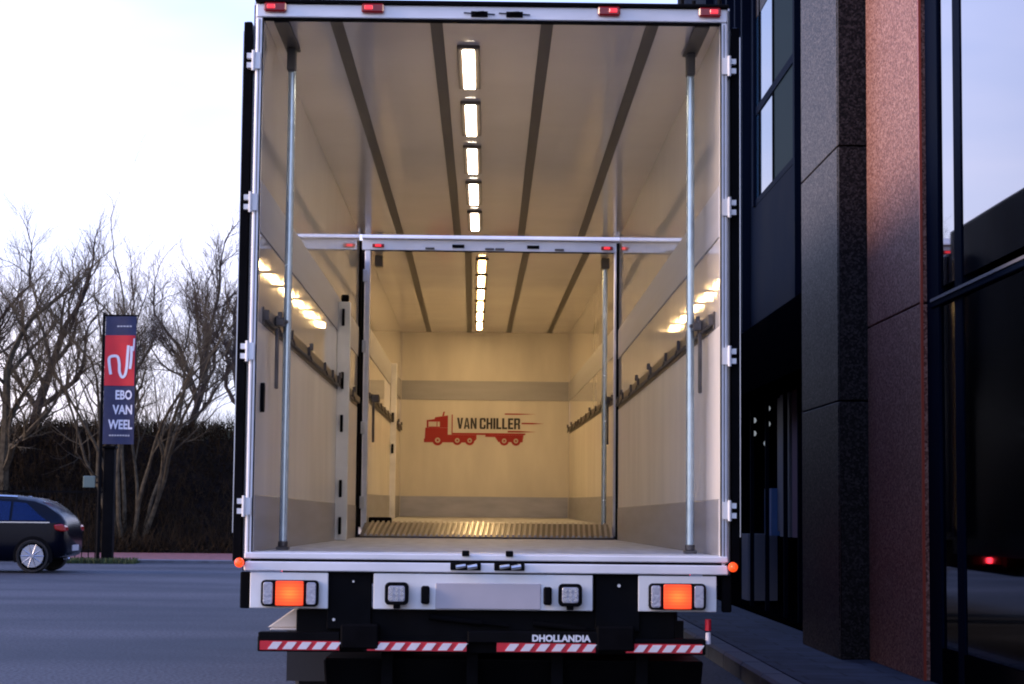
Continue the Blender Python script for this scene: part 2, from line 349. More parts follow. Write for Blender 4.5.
# ================================================================== TREES (bare winter trees)
def tree_mesh(name, seed, height, trunk_r, stems=1, spread=.35, lean=(0, 0), first=.25, twig=1.0, levels=5, fan=.25):
    Q = random.Random(seed); V, F = [], []
    def tube(pts, rs, n):
        base = None
        for i, (p, r) in enumerate(zip(pts, rs)):
            d = (pts[min(i + 1, len(pts) - 1)] - pts[max(i - 1, 0)]).normalized()
            q = Vector((0, 1, 0)) if abs(d.y) < .9 else Vector((1, 0, 0))
            u = d.cross(q).normalized(); w_ = d.cross(u); b = len(V)
            for k in range(n): V.append(p + (u * math.cos(k * math.tau / n) + w_ * math.sin(k * math.tau / n)) * r)
            if base is not None:
                for k in range(n): F.append((base + k, base + (k + 1) % n, b + (k + 1) % n, b + k))
            base = b
    def grow(p, d, L, r, lv):
        if lv >= levels or r < .0016: 
            return
        ns = 7 if lv == 0 else (5 if lv < 3 else 3)
        pts, rs = [p.copy()], [r]; dd = d.copy()
        taper = .55 if lv < 2 else .35
        for i in range(ns):
            wob = .10 if lv == 0 else .22
            dd = (dd + Vector((Q.gauss(0, wob), Q.gauss(0, wob), Q.gauss(0, wob * .6) + (.10 if lv > 0 else .0)))).normalized()
            p = p + dd * (L / ns); pts.append(p.copy()); rs.append(max(.003, r * (1 - (1 - taper) * (i + 1) / ns)))
        tube(pts, rs, 7 if lv == 0 else (5 if lv == 1 else 3))
        # children
        nch = [7, 7, 7, 6, 5][lv] if lv < 5 else 3
        nch = max(2, int(nch * twig))
        for c in range(nch):
            t = (first if lv == 0 else .22) + (1 - (first if lv == 0 else .22)) * (c + Q.random()) / nch
            k = min(ns - 1, int(t * ns)); f = t * ns - k
            pp = pts[k].lerp(pts[k + 1], f); ax = (pts[k + 1] - pts[k]).normalized()
            side = ax.cross(Vector((Q.uniform(-1, 1), Q.uniform(-1, 1), Q.uniform(-1, 1)))).normalized()
            ang = rad(Q.uniform(24, 52)); cd = (ax * math.cos(ang) + side * math.sin(ang)); cd.z += .12; cd.normalize()
            rr = rs[k] * Q.uniform(.42, .68)
            grow(pp, cd, L * Q.uniform(.42, .70) * (1.12 - .45 * t), rr, lv + 1)
        if lv < levels - 1: grow(pts[-1], dd, L * .6, rs[-1] * .9, lv + 1)
    for s_ in range(stems):
        a = math.tau * s_ / stems + Q.uniform(-.4, .4)
        off = Vector((math.cos(a), math.sin(a) * .5, 0)) * (.30 * (stems > 1))
        tilt = fan if stems > 1 else 0
        d = Vector((lean[0] + math.cos(a) * tilt, lean[1] + math.sin(a) * tilt * .6, 1)).normalized()
        grow(off, d, height * (.50 if stems == 1 else Q.uniform(.45, .6)), trunk_r * Q.uniform(.8, 1.1), 0)
    me = bpy.data.meshes.new(name); me.from_pydata([tuple(v) for v in V], [], F)
    return me
def place_tree(name, me, loc, m, label, cat='tree', group='bare trees on the bank', sc=1, rz=0):
    if not me.materials: me.materials.append(MT[m])
    o = bpy.data.objects.new(name, me); C.objects.link(o); o.location = (loc[0] * .93, loc[1] * .93, loc[2]); o.scale = (sc,) * 3; o.rotation_euler = (0, 0, rz)
    return tag(o, label, cat, group)
tA = tree_mesh('bare_tree', 11, 9.0, .19, spread=.4, lean=(.02, 0), first=.35)
tB = tree_mesh('bare_tree', 23, 7.6, .16, lean=(.18, 0), first=.3)
tC = tree_mesh('multi_stem_tree', 5, 8.9, .062, stems=10, first=.42, twig=.68, fan=.22)
tD = tree_mesh('bare_tree', 31, 7.8, .14, lean=(.30, 0), first=.3)
tE = tree_mesh('bare_tree', 47, 8.2, .12, lean=(-.05, 0), first=.2, twig=1.0)
place_tree('bare_tree', tA, (-14.5, 58.6, .5), 'bark_green', 'tall bare tree with a thick olive trunk at the left edge, above the car')
place_tree('bare_tree', tB, (-14.6, 62.5, 2.6), 'bark', 'dark crooked bare tree rising from the bank between the thick trunk and the banner')
place_tree('multi_stem_tree', tC, (-10.3, 57.2, .1), 'bark_green', 'bare tree of many slender pale stems fanning up behind the banner')
place_tree('bare_tree', tD, (-9.6, 63, 2.9), 'bark', 'bare tree leaning right between the slender stems and the trailer')
place_tree('bare_tree', tE, (-16.9, 66, 3.1), 'bark', 'thin bare tree far left, half out of the picture behind the thick trunk')
place_tree('bare_tree', tE, (-12.4, 67, 3.1), 'bark', 'thin upright bare tree directly behind the banner top', sc=.86, rz=1.7)
place_tree('bare_tree', tB, (-8.3, 68, 3.1), 'bark', 'bare tree farthest right, its twigs touching the trailer door', sc=.9, rz=2.4)
place_tree('bare_tree', tE, (-10.6, 70, 3.1), 'bark', 'pale distant bare tree seen between the slender stems and the leaning tree', sc=.9, rz=3.6)
place_tree('bare_tree', tA, (-13.0, 72, 3.0), 'bark', 'distant round-crowned bare tree filling the gap left of the banner', sc=.72, rz=2.2)

# ================================================================== BANNER, POST, RAILING
bn = empty('banner_flag', (-8.22, 41.95, 0)); bn.scale = (.935,) * 3; tag(bn, 'tall navy banner with red emblem block and white words on a slim pole', 'banner')
MB().cyl((0, 0, 0), (0, 0, 5.75), .045, .035, 12).build('pole', 'black', bn, smooth=True)
def cloth(x0, x1, z0, z1, nn=10, off=0):
    b = MB(); A = []
    for j in range(nn + 1):
        row = []
        for i in range(nn + 1):
            x = x0 + (x1 - x0) * i / nn; z = z0 + (z1 - z0) * j / nn
            row.append(b.bm.verts.new((x, clothy(x, z) - off, z)))
        A.append(row)
    for j in range(nn):
        for i in range(nn): b.bm.faces.new((A[j][i], A[j][i + 1], A[j + 1][i + 1], A[j + 1][i]))
    return b
def clothy(x, z): return .05 * math.sin(x * 7 + z * 1.3) * x - .05
def solid(b, d):
    r = bmesh.ops.solidify(b.bm, geom=b.bm.faces[:], thickness=d); return b
BZ = 2.72
solid(cloth(.05, .76, 2.72, 5.66, 16), .006).build('banner_cloth', 'banner', bn, smooth=True)
rb = cloth(.055, .745, 4.06, 5.22, 12, .012).build('red_block', 'banner_red', bn, smooth=True)
MB().box(.0, .8, -.05, -.02, 5.66, 5.70).build('top_bar', 'black', bn)
def stroke(pts, wd, y, name, m, parent, off=None):
    b = MB(); L = []
    for i, p in enumerate(pts):
        a = Vector(pts[max(i - 1, 0)]); c = Vector(pts[min(i + 1, len(pts) - 1)]); d = (c - a).normalized(); nrm = Vector((-d.y, d.x)) * wd / 2
        q0 = Vector(p) + nrm; q1 = Vector(p) - nrm
        yy = (lambda q: clothy(q.x, q.y) - .022) if off is None else (lambda q: y)
        L.append((b.bm.verts.new((q0.x, yy(q0), q0.y)), b.bm.verts.new((q1.x, yy(q1), q1.y))))
    for A_, B_ in zip(L, L[1:]): b.bm.faces.new((A_[0], A_[1], B_[1], B_[0]))
    return b.build(name, m, parent)
def bz(px, pz): return (.05 + (px - 135) / 245 * .69, 5.22 - (pz - 240) / 360 * 1.16)
def smooth_path(P, n=8):
    out = []
    for i in range(len(P) - 1):
        a, b, c, d = P[max(i - 1, 0)], P[i], P[i + 1], P[min(i + 2, len(P) - 1)]
        for t in [k / n for k in range(n)]:
            out.append(tuple(.5 * (2 * b[q] + (c[q] - a[q]) * t + (2 * a[q] - 5 * b[q] + 4 * c[q] - d[q]) * t * t + (3 * b[q] - a[q] - 3 * c[q] + d[q]) * t ** 3) for q in (0, 1)))
    return out + [P[-1]]
stroke([bz(*p) for p in smooth_path([(188, 520), (178, 470), (172, 405), (205, 388), (240, 395), (254, 440), (258, 500), (280, 538), (305, 520), (318, 460), (322, 390), (328, 312)])], .062, 0, 'emblem', 'banner_white', bn)
stroke([bz(*p) for p in smooth_path([(352, 318), (354, 380), (350, 440), (344, 480)])], .06, 0, 'emblem', 'banner_white', bn)
stroke([bz(*p) for p in smooth_path([(374, 262), (372, 310), (368, 352)])], .035, 0, 'emblem', 'banner_white', bn)
def banner_text(s, x0, x1, z0, z1):
    o = text_mesh('lettering', s, 'banner_white', bn, x0, x1, z0, z1, 0, bold=.03)
    for v_ in o.data.vertices: v_.co.y = clothy(v_.co.x, v_.co.z) - .02
banner_text('EBO', .32, .70, 3.74, 3.96); banner_text('VAN', .26, .71, 3.40, 3.62); banner_text('WEEL', .17, .72, 3.06, 3.28)
for (x0_, x1_, z_, n_) in ((.32, .68, 5.41, 5), (.20, .68, 2.90, 8)):   # unreadably small print lines
    q = MB(); st_ = (x1_ - x0_) / n_
    for k_ in range(n_): q.box(x0_ + k_ * st_, x0_ + k_ * st_ + st_ * .72, clothy(x0_ + k_ * st_, z_) - .024, clothy(x0_ + k_ * st_, z_) - .020, z_, z_ + .035)
    q.build('small_print', 'clear', bn)

gp = empty('gate_post', (-8.05, 42.15, 0)); gp.scale = (.9, .9, .935); tag(gp, 'thick black gate post standing under the banner', 'post')
MB().box(-.13, .13, -.13, .13, 0, 2.62).build('column', 'black', gp, bevel=.015)
MB().box(-.16, .16, -.16, .16, 2.62, 2.68).build('cap', 'black', gp, bevel=.01)
sg = empty('house_sign', (-8.45, 42.0, 1.72)); tag(sg, 'small pale sign on an arm left of the black gate post', 'sign')
MB().box(-.13, .13, -.02, .02, -.11, .14).build('sign_plate', 'signface', sg, bevel=.01)
MB().cyl((.13, .03, .0), (.32, .1, .0), .015, n=8).build('arm', 'black', sg)
rl = empty('steel_railing', (-11.0, 42.35, 0)); tag(rl, 'dark steel railing of upright bars between the car and the gate post', 'railing')
MB().box(0, 2.85, -.02, .02, .22, .26).build('bottom_rail', 'black', rl); MB().box(0, 2.85, -.02, .02, 1.5, 1.54).build('top_rail', 'black', rl)
for k in range(20): MB().cyl((.07 + k * .143, 0, .02), (.07 + k * .143, 0, 1.62), .012, n=6).build('bar', 'black', rl)

# ================================================================== CAR (dark estate, side on)
car = empty('parked_car', (-7.50, 35.3, 0)); car.scale = (.94,) * 3; tag(car, 'dark blue estate car parked side-on, its tail toward the banner pole', 'car')
# local: tail at x=0, nose at x=-4.55 ; width 1.78 along y from 0 (near side) to 1.78
st = [  # x, z_bottom, belt z, roof z, half width scale
 (0.00, .42, .78, .80, .80), (-.05, .34, .96, .98, .90), (-.14, .30, .99, 1.10, .95), (-.28, .28, .985, 1.22, .985), (-.44, .26, .98, 1.335, 1), (-.66, .25, .975, 1.42, 1),
 (-1.1, .22, .97, 1.475, 1), (-1.7, .22, .96, 1.50, 1), (-2.3, .22, .95, 1.495, 1), (-2.8, .22, .94, 1.46, 1), (-3.2, .22, .935, 1.26, 1), (-3.55, .22, .93, 1.00, .99),
 (-3.9, .24, .90, .93, .97), (-4.2, .26, .82, .85, .92), (-4.42, .30, .70, .72, .82), (-4.55, .40, .58, .60, .68)]
cb = MB(); rings = []
for (x, zb, zt, zr, ws) in st:
    hw = .885 * ws; up = max(0, zr - zt); iw = hw - .10 - .42 * up * .55
    half = [(hw * .90, zb), (hw * .985, zb + .12), (hw, zb + .32 if zb + .32 < zt else zt * .9), (hw * .97, zt - .03 if zt - .03 > zb + .33 else zt * .95), (hw * .93, zt), (max(iw + .10 * up, iw), zt + up * .55), (iw * .97, zt + up * .88), (iw * .80, zr), (0, zr + .012)]
    pts = [(-a, b) for a, b in half] + [(a, b) for a, b in half[-2::-1]]
    rings.append([cb.bm.verts.new((x, .89 + a, b)) for a, b in pts])
for A_, B_ in zip(rings, rings[1:]):
    for i in range(len(A_)): cb.bm.faces.new((A_[i], A_[(i + 1) % len(A_)], B_[(i + 1) % len(A_)], B_[i]))
cb.bm.faces.new(rings[0]); cb.bm.faces.new(rings[-1][::-1])
cb.build('body', 'carpaint', car, smooth=True)
def win(x0, x1, top0, top1, sgn):
    # side glass strip just outside the body at the belt
    def P(x, t):
        k = [s_ for s_ in st]; 
        for a, b in zip(k, k[1:]):
            if b[0] <= x <= a[0]:
                f = (a[0] - x) / (a[0] - b[0]); q = [a[i] + (b[i] - a[i]) * f for i in range(5)]; break
        hw = .885 * q[4]; up = q[3] - q[2]; iw = hw - .10 - .42 * up * .55
        ya = hw * .93; yb = iw * .97; z = q[2] + up * .88 * t; yy = ya + (yb - ya) * t
        if t > .5: yy = max(yy, 0)
        return (x, .89 + sgn * (yy + .022), z)
    return P
def side_win(x0, x1, tr0, tr1, sgn=-1, bulge=6):
    b = MB(); P = win(0, 0, 0, 0, sgn); n = 8; lo, hi = [], []
    for i in range(n + 1):
        x = x0 + (x1 - x0) * i / n; t = tr0 + (tr1 - tr0) * min(1, i / n * 1.6)
        lo.append((b.bm.verts.new(P(x, .06)))); hi.append((b.bm.verts.new(P(x, t))))
    for i in range(n): b.bm.faces.new((lo[i], lo[i + 1], hi[i + 1], hi[i]))
    solid(b, .008); return b
for sgn in (-1, 1):
    side_win(-.40, -1.05, .12, .88, sgn).build('side_window', 'carglass', car)
    side_win(-1.10, -2.02, .88, .90, sgn).build('side_window', 'carglass', car)
    side_win(-2.08, -2.95, .90, .90, sgn).build('side_window', 'carglass', car)
    yy = .89 + sgn * .845
    MB().box(-3.0, -.32, min(yy, yy + sgn * .02), max(yy, yy + sgn * .02), .955, .975).build('window_trim', 'chrome', car)
    yy = .89 + sgn * .60
    MB().cyl((-1.0, yy, 1.455), (-2.4, yy, 1.50), .014, n=8).build('roof_rail', 'chrome', car)
    tl = MB().prism([(-.0, .80), (-.02, .90), (-.08, .94), (-.24, .92), (-.21, .83), (-.10, .80)], .89 + sgn * .60, .89 + sgn * .875).build('tail_light', 'red_lens', car, bevel=.02)
    MB().box(-1.50, -1.32, *sorted((.89 + sgn * .885, .89 + sgn * .905)), .80, .83).build('door_handle', 'carpaint', car, bevel=.005)
for x in (-.62, -3.25):
    for sgn in (-1, 1):
        yc = .89 + sgn * .80
        wl = MB().lathe([(-.10, .25), (-.11, .30), (-.06, .325), (.06, .325), (.11, .30), (.10, .25)], (x, yc, .325), 'y', 36).build('wheel', 'tyre', car, smooth=True)
        b = MB(); b.lathe([(-.012, .252), (-.012, .215), (.0, .21), (.0, .252)], (x, yc + sgn * .105, .325), 'y', 36)
        for k in range(10):
            a = k * math.tau / 10; b.cyl((x + .03 * math.cos(a), yc + sgn * .112, .325 + .03 * math.sin(a)), (x + .23 * math.cos(a), yc + sgn * .108, .325 + .23 * math.sin(a)), .017, .012, 6)
        b.cyl((x, yc + sgn * .10, .325), (x, yc + sgn * .125, .325), .045, n=14)
        b.build('rim', 'rim', wl)
        # dark wheel arch
    MB().prism([(x + .37 * math.cos(rad(a)), .33 + .37 * math.sin(rad(a))) for a in range(-20, 201, 10)], -.004, .10).build('wheel_arch', 'black', car)
MB().box(-.02, .015, .60, 1.18, .42, .53).build('licence_plate', 'whiteplate', car)
MB().prism([(-.15, 1.07), (-.50, 1.35), (-.50, 1.365), (-.14, 1.085)], .30, 1.48).build('rear_window', 'carglass', car)
MB().cyl((-.1, .35, .28), (.02, .35, .28), .03, n=10).build('exhaust_pipe', 'chrome', car)

# ================================================================== BUILDING ON THE RIGHT
bd = empty('office_building', (2.9, 14, .12)); tag(bd, 'dark modern building with granite pillars and mirror glazing beside the trailer', 'building')
bd.location = (0, 0, 0)
def bb(name, m, x0, x1, y0, y1, z0, z1, parent=bd, bevel=0): return MB().box(x0, x1, y0, y1, z0, z1).build(name, m, parent, bevel)
# pillar (one granite; front face coloured darker for its shade, street face grey)
zz = [.12, 2.02, 3.93, 6.3, 8.7, 11.2]
for a, b_ in zip(zz, zz[1:]):
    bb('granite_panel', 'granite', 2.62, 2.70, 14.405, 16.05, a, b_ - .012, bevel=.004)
    bb('granite_front_panel', 'granite_shaded', 2.625, 3.2, 14.36, 14.40, a, b_ - .012, bevel=.004)
bb('pillar_core', 'facade_black', 2.71, 3.3, 14.41, 16.04, .12, 11.2)
zz = [.12, 2.56, 6.4, 11.2]
for a, b_ in zip(zz, zz[1:]):
    bb('pink_panel', 'terracotta', 2.83, 2.88, 12.60, 14.34, a, b_ - .012, bevel=.004)
bb('panel_core', 'facade_black', 2.89, 3.3, 12.62, 14.34, .12, 11.2)
bb('corner_trim', 'redtrim', 2.828, 2.846, 12.575, 12.597, .12, 11.2)
# near glazing, almost flush with the stone
bb('mullion', 'facade', 2.868, 2.98, 12.24, 12.57, .12, 11.2, bevel=.004)
for (y0, y1) in ((11.68, 11.86), (9.3, 9.4), (6.7, 6.8), (4.0, 4.1)):
    bb('mullion', 'facade', 2.877, 2.98, y0, y1, .12, 11.2, bevel=.003)
for (y0, y1) in ((11.86, 12.24), (9.4, 11.68), (6.8, 9.3), (4.1, 6.7)):
    bb('glass_pane', 'mirror_glass', 2.885, 2.915, y0, y1, 2.62, 6.4)
    bb('glass_pane', 'mirror_glass', 2.885, 2.915, y0, y1, 6.5, 11.1)
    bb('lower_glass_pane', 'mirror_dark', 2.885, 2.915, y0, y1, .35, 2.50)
    bb('plinth', 'facade_black', 2.87, 2.97, y0, y1, .12, .35)
bb('ledge', 'facade', 2.858, 2.98, 3.9, 12.42, 2.50, 2.545, bevel=.004)
bb('ledge_edge', 'ledge', 2.851, 2.8575, 3.9, 12.41, 2.538, 2.556)
bb('transom', 'facade', 2.875, 2.96, 3.9, 12.2, 6.40, 6.50)
bb('roof_edge', 'facade', 2.80, 12, 3.9, 30, 11.2, 11.5)
bb('rear_core', 'facade_black', 3.4, 12, 3.9, 30, .12, 11.2)
# far section
bb('facade_panel', 'facade', 2.96, 3.3, 21.3, 30, 3.1, 11.2)
bb('facade_panel', 'facade', 2.96, 3.3, 16.06, 18.3, 3.1, 11.2)
bb('facade_panel', 'facade', 2.96, 3.3, 18.3, 21.3, 3.1, 4.55)
for k, yy in enumerate((16.5, 17.2, 17.9, 21.6, 22.2, 23.0, 24.0, 25.2)):
    bb('fin', 'facade', 2.86, 2.955, yy, yy + .10, 3.1, 11.2)
bb('window_frame', 'facade', 2.93, 3.05, 18.3, 18.42, 4.55, 11.2); bb('window_frame', 'facade', 2.93, 3.05, 21.2, 21.3, 4.55, 11.2)
bb('window_frame', 'facade_black', 2.962, 3.05, 20.90, 20.99, 4.62, 11.2); bb('window_frame', 'facade_black', 2.962, 3.05, 19.9, 20.0, 4.62, 11.2)
bb('window_frame', 'facade', 2.958, 3.05, 18.42, 21.2, 4.555, 4.62); bb('window_frame', 'facade', 2.958, 3.05, 18.42, 21.2, 5.555, 5.645)
for (y0, y1, m) in ((20.99, 21.2, 'window_glass'), (20.0, 20.90, 'window_glass'), (18.42, 19.9, 'dark_pane')):
    bb('window_pane', m, 2.97, 3.0, y0, y1, 4.62, 5.55); bb('window_pane', m, 2.97, 3.0, y0, y1, 5.65, 6.65 if m == 'window_glass' else 9.0)
bb('window_blind', 'granite_shaded', 2.965, 3.02, 20.0, 21.2, 6.65, 9.0)
# canopy and entrance
bb('canopy', 'facade_black', 2.72, 3.4, 16.06, 26, 2.42, 3.09, bevel=.01)
bb('threshold', 'facade_black', 2.9, 3.39, 16.06, 30, .12, .16)
bb('entrance_back_wall', 'facade_black', 3.36, 3.39, 16.06, 30, .16, 2.42)
bb('entrance_panel', 'pink_panel', 3.05, 3.34, 18.75, 19.3, .95, 2.40)
bb('entrance_panel', 'grey_panel', 3.05, 3.34, 19.5, 20.1, .95, 2.40)
bb('entrance_panel', 'grey_panel', 3.10, 3.34, 20.25, 20.6, 1.0, 2.40)
bb('entrance_panel', 'blue_panel', 3.05, 3.34, 20.7, 21.2, .95, 1.45)
bb('entrance_panel', 'grey_panel', 3.0, 3.34, 22.2, 22.7, .2, .95)
for (yy, z_) in ((21.3, 2.33), (21.3, 2.16), (21.4, 1.95), (22.4, 2.25), (22.4, 2.1)):
    MB().lathe([(-.03, .006), (-.02, .026), (0, .034), (.02, .026), (.03, .006)], (3.1, yy, z_), 'x', 14).build('globe_lamp', 'globe', bd, smooth=True)
for yy in (16.3, 17.5, 18.5, 19.38, 20.64, 21.8, 24): bb('door_frame', 'facade', 2.98, 3.02, yy, yy + .05, .16, 2.42)

# ================================================================== TRAILER AND TRUCK BOXES
def lathe_wheel(parent, x, y, r, sgn):
    wv = MB().lathe([(-.13, r * .62), (-.15, r * .9), (-.12, r), (.12, r), (.15, r * .9), (.13, r * .62)], (x, y, r - parent_z[parent.name]), 'x', 40).build('wheel', 'tyre', parent, smooth=True)
    MB().lathe([(-.02, r * .60), (.0, r * .55), (.02, r * .3), (.06, r * .28), (.07, r * .1)] if sgn > 0 else [(-.07, r * .1), (-.06, r * .28), (-.02, r * .3), (0, r * .55), (.02, r * .60)], (x + sgn * .10, y, r - parent_z[parent.name]), 'x', 30).build('rim', 'rim', wv, smooth=True)
parent_z = {}
def cargo_box(root, L, H, rails, lamps, lampmat, lx):
    W = 1.24
    MB().box(-W, W, 0, L, -.09, 0).build('floor', 'floor', root)
    for s in (-1, 1):
        a, b = sorted((s * W, s * (W + .045)))
        MB().box(a, b, .03, L, -.09, H + .07).build('wall_panel', 'grp', root)
        a, b = sorted((s * (W + .0465), s * (W + .052)))
        MB().box(a, b, .03, L, -.10, H + .07).build('outer_skin', 'navy', root)
        a, b = sorted((s * W, s * (W - .008)))
        MB().box(a, b, .03, L - .002, .003, .30).build('kick_plate', 'skirt', root, bevel=.002)
        MB().box(a, b, .03, L - .002, 1.71, 1.99).build('scuff_band', 'band', root, bevel=.002)
        MB().box(*sorted((s * W, s * (W - .004))), .03, L - .002, .302, 1.228).build('matte_lower_sheet', 'grp_low', root)  # matte sheet added over the lower wall to suppress the emblem's reflection
        b_ = MB(); 
        b_.box(*sorted((s * (W - .010), s * (W - .038))), .25, L - .15, 1.255, 1.312)
        b_.box(*sorted((s * (W - .001), s * (W - .010))), .25, L - .15, 1.23, 1.33)
        rr = b_.build('lashing_rail', 'dark_metal', root, bevel=.002)
        Q = random.Random(int(L * 100) + s)
        yy = .6
        while yy < L - .3:
            q = MB(); x0 = s * (W - .045)
            q.box(*sorted((s * (W - .038), s * (W - .055))), yy - .02, yy + .02, 1.255, 1.315)
            q.cyl((x0, yy, 1.29), (x0 - s * .015, yy + .05, 1.225), .006, n=6)
            q.cyl((x0 - s * .015, yy + .05, 1.225), (x0, yy + .09, 1.26), .006, n=6)
            if Q.random() < .4: q.box(*sorted((s * (W - .04), s * (W - .065))), yy + .06, yy + .11, 1.30, 1.345)
            q.build('hook', 'dark_metal', rr, bevel=.003)
            yy += Q.uniform(.55, 1.3)
    MB().box(-W + .001, W - .001, .03, L, H, H + .065).build('ceiling', 'grp_ceiling', root)
    MB().box(-W - .052, W + .052, .03, L, H + .072, H + .085).build('roof_skin', 'alu', root)
    for x in rails: 
        MB().box(x - .034, x + .034, .04, L - .06, H - .006, H - .001).build('ceiling_rail', 'rail', root)
    for y0 in lamps:
        h = MB().box(lx - .066, lx + .066, y0, y0 + 1.06, H - .022, H - .001).build('ceiling_light', 'lamp_housing', root, bevel=.004)
        MB().box(lx - .034, lx + .034, y0 + .03, y0 + 1.02, H - .030, H - .0225).build('lens', lampmat, h, bevel=.003)

# ---------------- trailer
TR = empty('box_trailer', (.0189, 10.37, .949), (-.0037, 0, -.0014)); parent_z[TR.name] = .949
tag(TR, 'open white-framed box trailer filling the middle, its rear doors folded back', 'trailer')
TL_, TH = 8.10, 2.88
cargo_box(TR, TL_, TH, (-.85, -.305, .30, .875), [.57 + 1.5 * k for k in range(5)], 'lamp_cold', -.135)
# rear frame
for s in (-1, 1):
    x0, x1 = sorted((s * 1.235, s * 1.273))
    p = MB().box(x0, x1, -.03, .028, -.09, 2.87).build('frame_post', 'alu', TR, bevel=.006)
    a, b = sorted((s * 1.233, s * 1.240)); MB().box(a, b, -.036, -.0305, -.0, 2.865).build('seal', 'rubber', TR)
    MB().box(*sorted((s * 1.252, s * 1.257)), -.034, -.0305, .0, 2.86).build('post_groove', 'rail', TR)
    # door folded back along the side
    dr = MB().box(*sorted((s * 1.300, s * 1.338)), .02, 1.24, -.04, 2.86).build('rear_door', 'door', TR, bevel=.008)
    MB().box(*sorted((s * 1.297, s * 1.341)), -.006, .0195, -.05, 2.85).build('door_seal', 'rubber', dr, bevel=.003)
    MB().box(*sorted((s * 1.342, s * 1.346)), .0, .03, .1, 2.8).build('door_edge_trim', 'alu_raw', dr)
    for z in (2.63, 1.86, 1.06, .24):
        q = MB(); q.box(*sorted((s * 1.245, s * 1.275)), -.046, -.031, z - .045, z + .045)
        q.cyl((s * 1.282, -.045, z - .055), (s * 1.282, -.045, z + .055), .010, n=10)
        q.box(*sorted((s * 1.290, s * 1.318)), -.045, -.008, z - .04, z - .012); q.box(*sorted((s * 1.290, s * 1.318)), -.045, -.008, z + .012, z + .04)
        q.build('hinge', 'white', dr)
hd = MB().box(-1.273, 1.273, -.032, .028, 2.872, 2.945).build('header', 'alu', TR, bevel=.005)
MB().box(-1.278, 1.278, -.06, .05, 2.949, 2.966).build('roof_edge', 'black', TR, bevel=.003)
MB().box(-1.235, 1.235, -.028, .02, 2.862, 2.871).build('header_seal', 'rubber', TR)
for x, s in ((-1.17, -1), (-.645, -1), (.63, 1), (1.175, 1)):
    ml = MB().box(x - .060, x + .060, -.062, -.0325, 2.897, 2.948).build('marker_light', 'red_lens', TR, bevel=.008)
    MB().box(x + s * .022 - .022, x + s * .022 + .022, -.068, -.0622, 2.911, 2.935).build('lit_lens', 'red_lit', ml, bevel=.004)
for x0 in (-.115, .075):
    q = MB(); q.box(x0, x0 + .09, -.045, -.0325, 2.885, 2.915); q.cyl((x0 + .02, -.06, 2.902), (x0 + .07, -.05, 2.908), .008, n=8); q.cyl((x0 - .04, -.044, 2.905), (x0 + .13, -.044, 2.898), .004, n=6)
    q.build('header_latch', 'black', TR, bevel=.003)
for x, h in ((1.06, .14), (1.125, .12), (1.27, .16)):
    MB().cyl((x, .3, 2.96), (x, .3, 2.96 + h), .012, n=8).build('roof_stud', 'black', TR)
# sill
q = MB(); q.box(-1.273, 1.273, -.05, .028, -.034, -.002); q.build('sill', 'alu', TR, bevel=.005)
MB().box(-1.28, 1.28, -.03, .028, -.048, -.0345).build('sill_groove', 'black', TR)
MB().box(-1.273, 1.273, -.055, .028, -.098, -.0485).build('sill_beam', 'alu', TR, bevel=.005)
MB().box(-1.24, 1.24, .028, .10, -.002, .004).build('threshold_strip', 'alu_raw', TR)
for x0 in (-.16, .07):
    q = MB(); q.box(x0 - .03, x0 + .13, -.075, -.056, -.085, -.045); q.box(x0 + .03, x0 + .07, -.07, -.03, -.012, .018); q.build('sill_latch', 'black', TR, bevel=.004)
    q = MB(); q.cyl((x0, -.09, -.068), (x0 + .05, -.082, -.060), .010, n=8); q.cyl((x0 + .06, -.09, -.070), (x0 + .11, -.082, -.062), .012, n=8); q.build('sill_latch_bolt', 'alu_raw', TR)
# side markers
for s in (-1, 1):
    q = MB(); q.cyl((s * 1.265, -.03, -.055), (s * 1.29, -.06, -.055), .016, n=10); ml = q.build('marker_arm', 'rubber', TR, smooth=True)
    MB().lathe([(-.035, .008), (-.022, .021), (0, .026), (.022, .021), (.035, .008)], (s * 1.293, -.09, -.055), 'y', 18).build('marker_lens', 'amber', ml, smooth=True)
    MB().box(*sorted((s * 1.245, s * 1.295)), -.02, .03, -.295, -.104).build('bumper_block', 'rubber', TR, bevel=.006)
for s in (-1, 1):
    for yy in (2.2, 4.4, 6.7):
        MB().box(*sorted((s * 1.293, s * 1.318)), yy, yy + .11, -.16, -.11).build('side_marker', 'side_lamp', TR, bevel=.008)
# lamp panels
for (xa, xb, lx) in ((-1.240, -.83, -1.028), (.80, 1.212, 1.003)):
    MB().box(xa, xb, -.045, -.036, -.292, -.106).build('lamp_panel', 'white', TR, bevel=.003)
    b = MB().prism(rrect(lx - .150, lx + .150, -.281, -.144, .022), -.085, -.0455).build('tail_lamp', 'black', TR, bevel=.004)
    MB().prism(rrect(lx - .073, lx + .073, -.277, -.148, .008), -.094, -.0855).build('amber_lens', 'amber_lens', b, bevel=.003)
    for s in (-1, 1):
        MB().prism(rrect(*sorted((lx + s * .088, lx + s * .138)), -.270, -.155, .012), -.092, -.0855).build('clear_lens', 'clear', b, bevel=.003)
